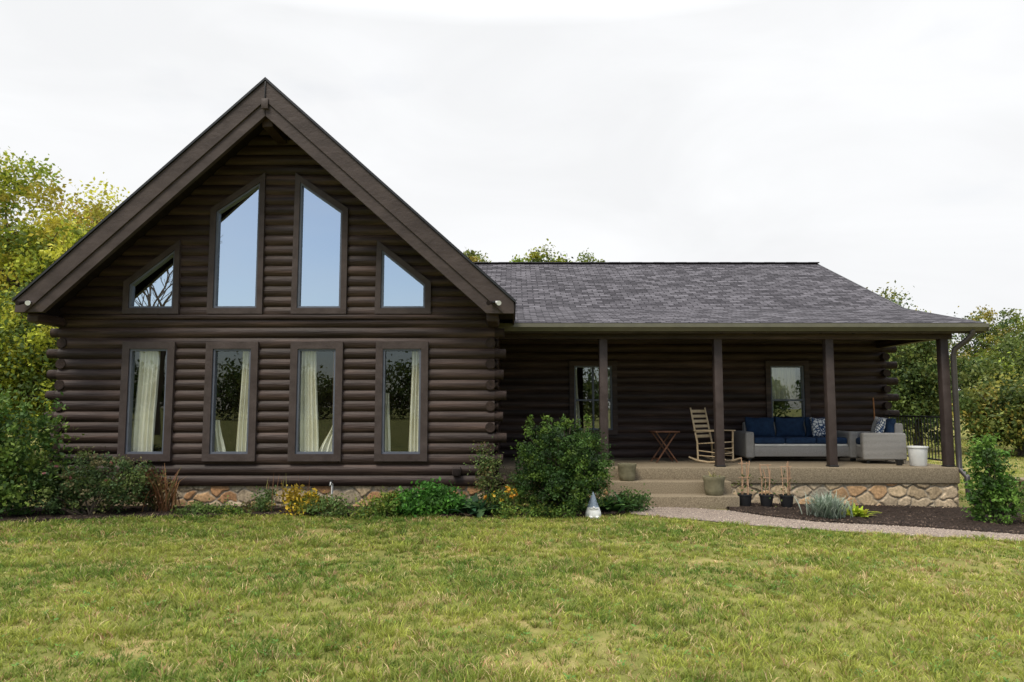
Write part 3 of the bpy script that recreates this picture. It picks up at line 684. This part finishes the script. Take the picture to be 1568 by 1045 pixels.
def mass(name,pts,seed,pal,leaf=.5):
    root=empty(name); blobs=[(a,b,h*.5,w,w*.6,h*.5) for a,b,h,w in pts]
    clumps_foliage(name,blobs,len(pts)*42,60,1.3,leaf,pal,root,seed,shell=.5,zmin=0)
r=random.Random(5)
mass('distant_trees',[(-70+i*5.2+r.uniform(-1,1),70+r.uniform(-6,6),r.uniform(5.5,8),r.uniform(3.5,5)) for i in range(30)],50,MIX+[(.18,.17,.05)])
mass('distant_trees',[(-80+i*6+r.uniform(-1,1),-62+r.uniform(-5,5),r.uniform(4.5,7.2),r.uniform(3.5,5.5)) for i in range(27)],51,GR)
bt=empty('bare_tree',(-20.6,-18,0)); L=[]
def br(p,d,l,rad,dep,rr):
    p=Vector(p); q=p+d*l; m=p.lerp(q,.5)+Vector((rr.uniform(-1,1),rr.uniform(-1,1),rr.uniform(-.3,.6)))*l*.08
    L.append(([p,m,q],[rad,rad*.85,rad*.62]))
    if dep==0: return
    for i in range(3 if dep>1 else 4):
        nd=(d+Vector((rr.uniform(-1,1),rr.uniform(-1,1),rr.uniform(-.25,.7)))*.75).normalized()
        br(q if i else m,nd,l*rr.uniform(.6,.8),rad*.58,dep-1,rr)
br((0,0,-.2),Vector((.03,0,1)),4.2,.22,5,random.Random(3)); tubes('trunk_and_branches',L,BARK,bt,n=5,cap=False)

def shrub(name,base,blobs,n,leaf,pal,seed,shell=.3,stems=14,ncl=None,crad=.13,root=None):
    root=root or empty(name,base); ncl=ncl or max(20,n//60)
    K=clumps_foliage(name,blobs,ncl,n//ncl,crad,leaf,pal,root,seed,shell=shell,zmin=.03)
    r=random.Random(seed); L=[]
    for i in range(stems):
        k=Vector(K[r.randrange(len(K))]); s=Vector((r.uniform(-.06,.06),r.uniform(-.06,.06),-.03)); m=s.lerp(k,.5)+Vector((0,0,.1*k.z))
        L.append(([s,m,k],[.014,.010,.004]))
    tubes('stems',L,BARK,root,n=5,cap=False)
    return root
def flowers(root,n,blob,size,cols,seed):
    r=np.random.default_rng(seed); d=r.normal(size=(n,3)); d/=np.linalg.norm(d,axis=1)[:,None]; d[:,1]=-abs(d[:,1]); d[:,2]=abs(d[:,2])*.9
    P=np.array(blob[:3])+d*np.array(blob[3:6])*r.uniform(.85,1.08,(n,1))
    P=np.repeat(P,5,0)+r.normal(0,size*.3,(n*5,3)); C=np.repeat(palette(n,cols,r,.2),5,0)
    leafmesh('flowers',P,size,C,root,seed,aspect=.9)
def arch(name,base,n,length,width,pal,seed,spread=1.,rise=1.,jr=.05,segs=5):
    root=empty(name,base); r=np.random.default_rng(seed); V=[];F=[];C=[]
    cs=palette(n,pal,r,.3)
    for i in range(n):
        a=r.uniform(0,2*math.pi); l=length*r.uniform(.6,1.1); sp=spread*r.uniform(.3,1.1); w=width*r.uniform(.7,1.2)
        ox,oy=r.normal(0,jr,2); dx,dy=math.cos(a),math.sin(a); b0=len(V)
        for s in range(segs+1):
            t=s/segs; rad=l*sp*t*(.6+.4*t); z=l*rise*(t-.55*sp*t*t)
            ww=w*(math.sin(math.pi*min(.97,.12+.85*t)))**.8
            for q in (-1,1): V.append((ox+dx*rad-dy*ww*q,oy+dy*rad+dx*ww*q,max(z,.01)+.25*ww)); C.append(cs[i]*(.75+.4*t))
        for s in range(segs): F.append((b0+2*s,b0+2*s+1,b0+2*s+3,b0+2*s+2))
    mesh_np('leaves',np.array(V),np.array(F),LEAF,root,cols=np.array(C),smooth=True)
    return root
def G(x): return float(gz(x,0))
rb=shrub('round_bush',(.80,11.75,0),[(0,0,.70,.76,.70,.68),(-.22,-.1,.93,.5,.5,.46),(.28,0,.8,.5,.5,.53),(0,-.1,.40,.82,.75,.40)],34000,.045,DK+[(.07,.13,.02),(.10,.16,.025)],60,shell=.28,stems=30,ncl=620,crad=.10)
shrub('round_bush_shoots',None,[(-.1+.7*math.cos(i*2.4)*(.3+.05*i)*.8,.1*math.sin(i),1.40+.10*math.sin(i*3.1),.035,.035,.13) for i in range(14)],1800,.04,[(.13,.2,.03),(.08,.14,.025)],61,shell=.6,stems=24,ncl=60,crad=.035,root=rb)
shrub('leafy_shrub',(-7.75,11.0,0),[(0,0,1.05,.9,.6,.95),(-.9,.1,1.2,.9,.7,1.1),(.35,.1,.6,.6,.5,.55)],17000,.075,LG,62,shell=.32,ncl=380,crad=.16)
shrub('leafy_shrub',(-8.9,10.9,0),[(0,0,1.3,.9,.7,1.2),(-1,0,1.2,1,.7,1.2)],13000,.08,LG+[(.15,.22,.035)],63,shell=.35,ncl=260,crad=.18)
rose=shrub('rose_bush',(-6.45,11.15,0),[(0,0,.52,.75,.45,.48),(-.5,0,.42,.5,.4,.4),(.45,.1,.5,.45,.4,.42)],12000,.05,[(.07,.115,.04),(.10,.15,.05),(.15,.13,.06),(.05,.085,.03),(.13,.17,.045)],64,shell=.4,ncl=230,crad=.12)
flowers(rose,12,(0,0,.55,.95,.5,.45),.035,[(.30,.12,.12),(.26,.10,.09)],65)
arch('dried_perennial',(-5.45,11.45,0),60,.62,.012,[(.26,.12,.06),(.2,.11,.05),(.14,.12,.05),(.32,.17,.08)],70,spread=.55,rise=1.3,jr=.10)
shrub('reddish_shrub',(-5.75,11.5,0),[(0,0,.4,.32,.25,.33)],1800,.055,[(.16,.07,.04),(.12,.09,.03),(.07,.10,.03)],71,shell=.5,ncl=50)
shrub('catmint_plant',(-4.9,11.2,0),[(0,0,.08,.25,.2,.10),(.3,.1,.06,.2,.15,.08)],1100,.045,[(.12,.18,.04),(.08,.13,.035)],72,shell=.5,stems=4)
shrub('perennial_plant',(-3.9,11.4,0),[(0,0,.17,.25,.2,.2)],1300,.045,[(.12,.17,.06),(.09,.15,.04),(.2,.17,.05)],73,shell=.6,stems=10)
shrub('yellowing_peony',(-3.32,11.35,0),[(0,0,.22,.27,.22,.22),(.25,0,.17,.2,.2,.16)],1500,.065,[(.55,.38,.03),(.45,.31,.03),(.14,.16,.03),(.12,.16,.03)],74,shell=.5)
shrub('perennial_plant',(-2.75,11.2,0),[(0,0,.12,.34,.2,.14)],1900,.045,[(.09,.15,.04),(.13,.2,.05),(.16,.17,.06)],75,shell=.45)
arch('tall_perennial_stalks',(-3.45,11.65,0),16,.62,.007,[(.26,.24,.07),(.28,.14,.07)],76,spread=.2,rise=1.1,jr=.22)
shrub('hydrangea_plant',(-1.15,11.3,0),[(0,0,.24,.38,.26,.22),(-.42,-.05,.17,.28,.22,.17)],5200,.07,[(.06,.18,.025),(.10,.25,.035),(.045,.12,.02)],77,shell=.35,ncl=120)
shrub('geranium_plant',(-1.95,11.25,0),[(0,0,.14,.34,.22,.15)],2300,.06,[(.09,.17,.025),(.2,.22,.04),(.13,.18,.035)],78,shell=.4)
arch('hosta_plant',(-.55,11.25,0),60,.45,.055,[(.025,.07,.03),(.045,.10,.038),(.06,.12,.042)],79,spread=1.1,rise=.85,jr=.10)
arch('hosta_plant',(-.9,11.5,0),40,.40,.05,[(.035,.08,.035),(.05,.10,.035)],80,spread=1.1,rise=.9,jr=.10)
shrub('tall_aster',(-.42,11.6,0),[(0,0,.68,.20,.2,.38),(.05,0,.38,.26,.25,.33)],2000,.045,[(.08,.13,.035),(.12,.15,.045),(.17,.13,.05)],81,shell=.7,ncl=60)
af=shrub('marigold_plant',(-.12,11.35,0),[(0,0,.22,.27,.22,.2)],1500,.045,[(.08,.15,.03),(.15,.18,.035)],82,shell=.4); flowers(af,14,(0,0,.25,.3,.25,.22),.045,[(.6,.28,.03),(.6,.4,.04)],83)
for i,(a,b) in enumerate(((-2.2,10.95),(.3,11.15),(.75,11.1),(-4.35,11.25),(-.1,11.05))):
    shrub('ground_cover',(a,b,0),[(0,0,.06,.24,.1,.07)],650,.045,[(.12,.2,.035),(.2,.23,.04),(.07,.13,.025)],90+i,shell=.6,stems=3)
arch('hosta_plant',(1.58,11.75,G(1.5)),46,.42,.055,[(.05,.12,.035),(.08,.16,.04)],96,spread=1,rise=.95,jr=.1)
shrub('perennial_plant',(1.95,12.0,G(2)),[(0,0,.18,.26,.22,.18)],1500,.055,[(.06,.12,.03),(.10,.17,.035)],97,shell=.4)
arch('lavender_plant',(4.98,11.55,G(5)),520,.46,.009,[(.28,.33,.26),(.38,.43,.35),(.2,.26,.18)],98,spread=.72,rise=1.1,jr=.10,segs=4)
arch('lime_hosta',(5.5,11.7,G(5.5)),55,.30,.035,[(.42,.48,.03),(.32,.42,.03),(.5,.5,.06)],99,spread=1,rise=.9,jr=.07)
shrub('upright_shrub',(7.48,11.35,G(7.6)),[(0,0,.72,.30,.28,.62),(.05,0,.4,.38,.3,.4),(-.1,0,1.05,.18,.18,.36)],6500,.06,[(.07,.16,.024),(.12,.23,.035),(.15,.26,.045),(.05,.10,.022)],100,shell=.45,ncl=150,crad=.1)
shrub('leafy_shrub',(8.45,11.6,G(8.4)),[(0,0,.35,.4,.3,.33),(.5,0,.3,.4,.3,.3)],3800,.06,[(.13,.18,.035),(.2,.22,.05),(.09,.14,.035)],101,shell=.4)
arch('daylily_clump',(8.1,11.35,G(8)),60,.3,.012,[(.10,.18,.035),(.24,.24,.06)],102,spread=.9,rise=1,jr=.1)

# ------------------------------------------------------------------ porch things
def cushion(name,c,s,mat,parent,rot=None):
    return rbox(name,c,s,mat,parent,puff=.12,rot=rot)
def wicker_seat(name,loc,rz,w,ncush,pillows):
    e=empty(name,loc,rz); d=.82
    rbox('base',(0,0,.20),(w-.04,d-.06,.20),WICK,e,r=.02)
    for s in (-1,1): rbox('arm',(s*(w/2-.09),-.02,.33),(.18,d-.02,.52),WICK,e,r=.04,seg=3)
    rbox('back',(0,d/2-.08,.42),(w-.38,.16,.70),WICK,e,r=.04,seg=3)
    for sx in (-1,1):
        for sy in (-1,1): rbox('foot',(sx*(w/2-.1),sy*(d/2-.1),.04),(.05,.05,.09),BLACK,e,r=.004)
    rbox('seat_liner',(0,-.07,.325),(w-.38,d-.22,.05),PALE,e,r=.02)
    cw=(w-.38)/ncush
    for i in range(ncush):
        x=-(w-.38)/2+cw*(i+.5)
        rbox('seat_cushion',(x,-.08,.41),(cw-.01,d-.22,.13),NAVY,e,r=.045,seg=4)
        rbox('back_cushion',(x,.20,.66),(cw-.02,.18,.42),NAVY,e,puff=.1,rot=(-.16,0,.02))
    for (x,y,z,m,rr) in pillows:
        cushion('throw_pillow',(x,y,z),(.42,.15,.40),m,e,rot=(-.3,.05,rr))
    return e
wicker_seat('wicker_sofa',(5.78,14.85,FZ),0,2.25,3,[(.58,.03,.66,PATT,.1)])
wicker_seat('wicker_armchair',(7.22,14.35,FZ),-math.pi/2-.12,.95,1,[(-.12,.10,.68,PALE,.1),(.12,.02,.67,PATT,-.2)])
rc=empty('rocking_chair',(3.99,14.25,FZ),math.radians(42),sc=.94)
sw=.27
L=[]
for s in (-1,1):
    L.append(([(s*sw,.24,.06),(s*sw,.25,.42),(s*sw,.33,.80),(s*sw,.40,1.14)],[.02,.021,.02,.016]))
    L.append(([(s*(sw+.02),-.24,.07),(s*(sw+.02),-.24,.42),(s*(sw+.02),-.25,.65)],[.02,.021,.02]))
    L.append(([(s*sw,.24,.25),(s*(sw+.02),-.24,.22)],[.012,.012])); L.append(([(s*sw,.24,.15),(s*(sw+.02),-.24,.14)],[.012,.012]))
    L.append(([(s*sw,.46,.10),(s*sw,.26,.045),(s*sw,0,.02),(s*(sw+.01),-.26,.045),(s*(sw+.02),-.42,.10)],[.02,.024,.025,.024,.018]))
for z in (.2,.3): L.append(([(-sw-.02,-.24,z),(sw+.02,-.24,z)],[.012,.012]))
tubes('frame',L,CHAIRW,rc,n=10)
for i in range(6):
    z=.54+i*.105; y=.265+(z-.42)*.19
    rbox(f'back_slat_{i}',(0,y,z),(.52,.016,.062),CHAIRW,rc,r=.006,rot=(-.2,0,0))
for i in range(7): rbox(f'seat_slat_{i}',(0,-.24+i*.075,.43-.006*i),(.56,.064,.018),CHAIRW,rc,r=.005)
for s in (-1,1): rbox('arm',(s*(sw+.02),.0,.665),(.085,.60,.022),CHAIRW,rc,r=.008)
ft=empty('folding_table',(3.02,14.4,FZ),.12)
for i in range(6): rbox(f'top_slat_{i}',(0,-.2+i*.08,.60),(.50,.07,.02),BROWNW,ft,r=.004)
for y in (-.17,.17):
    beam('leg_a',(-.22,y,0),(.2,y*.95,.585),.035,.022,BROWNW,ft); beam('leg_b',(.22,y*.85,0),(-.2,y*.8,.585),.035,.022,BROWNW,ft)
for s in (-1,1): beam('stretcher',(s*.17,-.17,.07),(s*.17,.17,.07),.02,.02,BROWNW,ft)
for s in (-1,1): beam('top_rail',(s*.2,-.21,.58),(s*.2,.21,.58),.025,.02,BROWNW,ft)
bk=empty('white_planter',(7.55,13.5,FZ))
lathe('body',[(.13,0),(.145,.02),(.165,.33),(.18,.335),(.18,.36),(.16,.36),(.15,.30)],WHITE,bk)
lathe('small_pot',[(.05,0),(.07,.10),(.075,.11),(.06,.11)],BLACK,bk,loc=(-.3,.1,0),n=16)
bmx=empty('broom',(7.72,15.35,FZ))
tubes('handle',[([(0,0,.25),(.02,.1,1.28)],[.016,.014])],noisy('broom_handle_wood',(.30,.12,.04),(.42,.18,.07),6),bmx)
rbox('bristles',(0,0,.14),(.28,.06,.28),CHAIRW,bmx,r=.02)
def planter(name,loc,r0,h):
    e=empty(name,loc,.1)
    lathe('body',[(r0*.72,0),(r0*.8,.015),(r0*.93,h*.35),(r0,h*.8),(r0*1.06,h*.86),(r0*1.06,h),(r0*.92,h),(r0*.88,h*.86)],POTC,e,n=24)
    lathe('soil',[(r0*.9,h*.85),(r0*.9,h*.88)],SOIL,e,n=24)
    return e
planter('stone_planter',(2.05,12.96,.36),.16,.30)
planter('stone_planter',(3.50,12.62,.15),.18,.32)
arch('sprout_plant',(3.5,12.62,.43),18,.16,.006,[(.2,.2,.06),(.3,.25,.1)],110,spread=.8,rise=1,jr=.05)
STEM=noisy('woody_stem',(.34,.20,.12),(.5,.32,.2),8)
for i,(a,hh) in enumerate(((4.03,.82),(4.40,.80),(4.75,.78))):
    e=empty('nursery_pot',(a,12.62,G(a)+.03))
    lathe('pot',[(.085,0),(.09,.01),(.115,.19),(.125,.195),(.125,.22),(.108,.22),(.105,.18)],PLAST,e,n=20)
    rr=random.Random(i); L=[]
    for k in range(5):
        x,y=rr.uniform(-.08,.08),rr.uniform(-.06,.06); L.append(([(x,y,.15),(x*1.1+rr.uniform(-.02,.02),y,.5),(x*1.2+rr.uniform(-.03,.03),y,hh*rr.uniform(.8,1.05))],[.009,.009,.008]))
    L.append(([(-.1,0,.5),(.1,0,.5)],[.006,.006])); L.append(([(-.1,0,hh-.08),(.1,0,hh-.08)],[.006,.006]))
    tubes('stakes',L,STEM,e,n=6)
    r3=np.random.default_rng(i); leafmesh('leaves',r3.normal(0,1,(60,3))*np.array([.08,.07,.12])+np.array([0,0,.32]),.05,palette(60,[(.07,.12,.03),(.12,.13,.04)],r3),e,i)
gn=empty('garden_gnome',(1.25,11.25,G(1.2)),.0,sc=.85)
lathe('body',[(.13,0),(.145,.03),(.14,.10),(.11,.18),(.08,.23),(.05,.25)],WHITE,gn,n=24)
lathe('hat',[(.105,.19),(.10,.21),(.075,.28),(.045,.36),(.02,.43),(.004,.46)],plain('gnome_hat_grey',(.22,.27,.33),.6),gn,n=24)
lathe('nose',[(.004,-.025),(.018,-.018),(.025,0),(.018,.018),(.004,.025)],WHITE,gn,loc=(0,-.115,.19),n=14)
bm=bmesh.new(); bmesh.ops.create_cone(bm,segments=14,radius1=.01,radius2=.085,depth=.16,cap_ends=True); bm.transform(Matrix.Translation((0,-.09,.10))@Matrix.Scale(.5,4,(0,1,0)))
mesh_bm('beard',bm,WHITE,gn,smooth=True)
for s in (-1,1): rbox('boot',(s*.06,-.12,.025),(.07,.12,.05),WHITE,gn,r=.02,seg=3)
lw=empty('low_stone_wall')
stone('face',9.9,13.5,-.25,.22,(0,14.0),(1,0),(0,-1),lw,seed=20,du=.02)
box('wall_core',9.9,13.5,14.02,14.4,-.3,.2,CONC,lw,r=.01); box('wall_cap',9.85,13.55,13.93,14.45,.205,.27,CONC,lw,r=.015)

# ------------------------------------------------------------------ world, sun, camera
SEL,SAZ=math.radians(55),math.radians(212)
world=bpy.data.worlds.new("World"); scene.world=world; world.use_nodes=True; nt=world.node_tree; L_=nt.links
bg=nt.nodes['Background']; bg.inputs['Strength'].default_value=.13
sky=N(nt,'ShaderNodeTexSky'); sky.sky_type='NISHITA'; sky.sun_disc=False; sky.sun_elevation=SEL; sky.sun_rotation=SAZ; sky.dust_density=1.0
tc=N(nt,'ShaderNodeTexCoord'); sep=N(nt,'ShaderNodeSeparateXYZ'); L_.new(tc.outputs['Generated'],sep.inputs[0])
mp=N(nt,'ShaderNodeMapping'); mp.inputs['Scale'].default_value=(1,1,2.6); L_.new(tc.outputs['Generated'],mp.inputs[0])
no=N(nt,'ShaderNodeTexNoise'); no.inputs['Scale'].default_value=2.0; no.inputs['Detail'].default_value=7; no.inputs['Roughness'].default_value=.5; L_.new(mp.outputs[0],no.inputs[0])
c1=N(nt,'ShaderNodeMapRange'); c1.inputs[1].default_value=-.6; c1.inputs[2].default_value=.4; c1.inputs[3].default_value=.30; c1.inputs[4].default_value=1.10; L_.new(sep.outputs['Y'],c1.inputs[0])
nm=N(nt,'ShaderNodeMapRange'); nm.inputs[1].default_value=.35; nm.inputs[2].default_value=.65; nm.inputs[3].default_value=-.16; nm.inputs[4].default_value=.16; L_.new(no.outputs[0],nm.inputs[0])
ad=N(nt,'ShaderNodeMath',operation='ADD'); ad.use_clamp=True; L_.new(c1.outputs[0],ad.inputs[0]); L_.new(nm.outputs[0],ad.inputs[1])
zb=N(nt,'ShaderNodeMapRange'); zb.inputs[1].default_value=.48; zb.inputs[2].default_value=.9; zb.inputs[3].default_value=7.35; zb.inputs[4].default_value=30; L_.new(sep.outputs['Z'],zb.inputs[0])
n5=N(nt,'ShaderNodeTexNoise'); n5.inputs['Scale'].default_value=3.0; n5.inputs['Detail'].default_value=6; n5.inputs['Roughness'].default_value=.5; n5.inputs['Distortion'].default_value=.6; L_.new(mp.outputs[0],n5.inputs[0])
m5=N(nt,'ShaderNodeMapRange'); m5.inputs[1].default_value=.35; m5.inputs[2].default_value=.65; m5.inputs[3].default_value=.965; m5.inputs[4].default_value=1.05; L_.new(n5.outputs[0],m5.inputs[0])
zz=N(nt,'ShaderNodeMath',operation='MULTIPLY'); L_.new(zb.outputs[0],zz.inputs[0]); L_.new(m5.outputs[0],zz.inputs[1])
cm=N(nt,'ShaderNodeCombineXYZ'); 
for i,f in enumerate((.985,.995,1.01)):
    mm=N(nt,'ShaderNodeMath',operation='MULTIPLY'); mm.inputs[1].default_value=f; L_.new(zz.outputs[0],mm.inputs[0]); L_.new(mm.outputs[0],cm.inputs[i])
mx=N(nt,'ShaderNodeMix'); mx.data_type='RGBA'; L_.new(ad.outputs[0],mx.inputs['Factor']); L_.new(sky.outputs[0],mx.inputs[6]); L_.new(cm.outputs[0],mx.inputs[7])
L_.new(mx.outputs[2],bg.inputs['Color'])
sun=bpy.data.lights.new('sun','SUN'); sun.energy=2.6; sun.angle=math.radians(20); sun.color=(1,.93,.79)
so=bpy.data.objects.new('sun',sun); link(so)
dv=Vector((math.sin(SAZ)*math.cos(SEL),math.cos(SAZ)*math.cos(SEL),math.sin(SEL)))
so.rotation_euler=dv.to_track_quat('Z','Y').to_euler(); so.location=dv*50
cam=bpy.data.cameras.new('camera'); cam.sensor_width=36; cam.lens=25.26; cam.clip_end=3000; cam.clip_start=.05
co=bpy.data.objects.new('camera',cam); link(co); co.location=(0,0,1.7); co.rotation_euler=(math.radians(90+5.09),0,0)
scene.camera=co
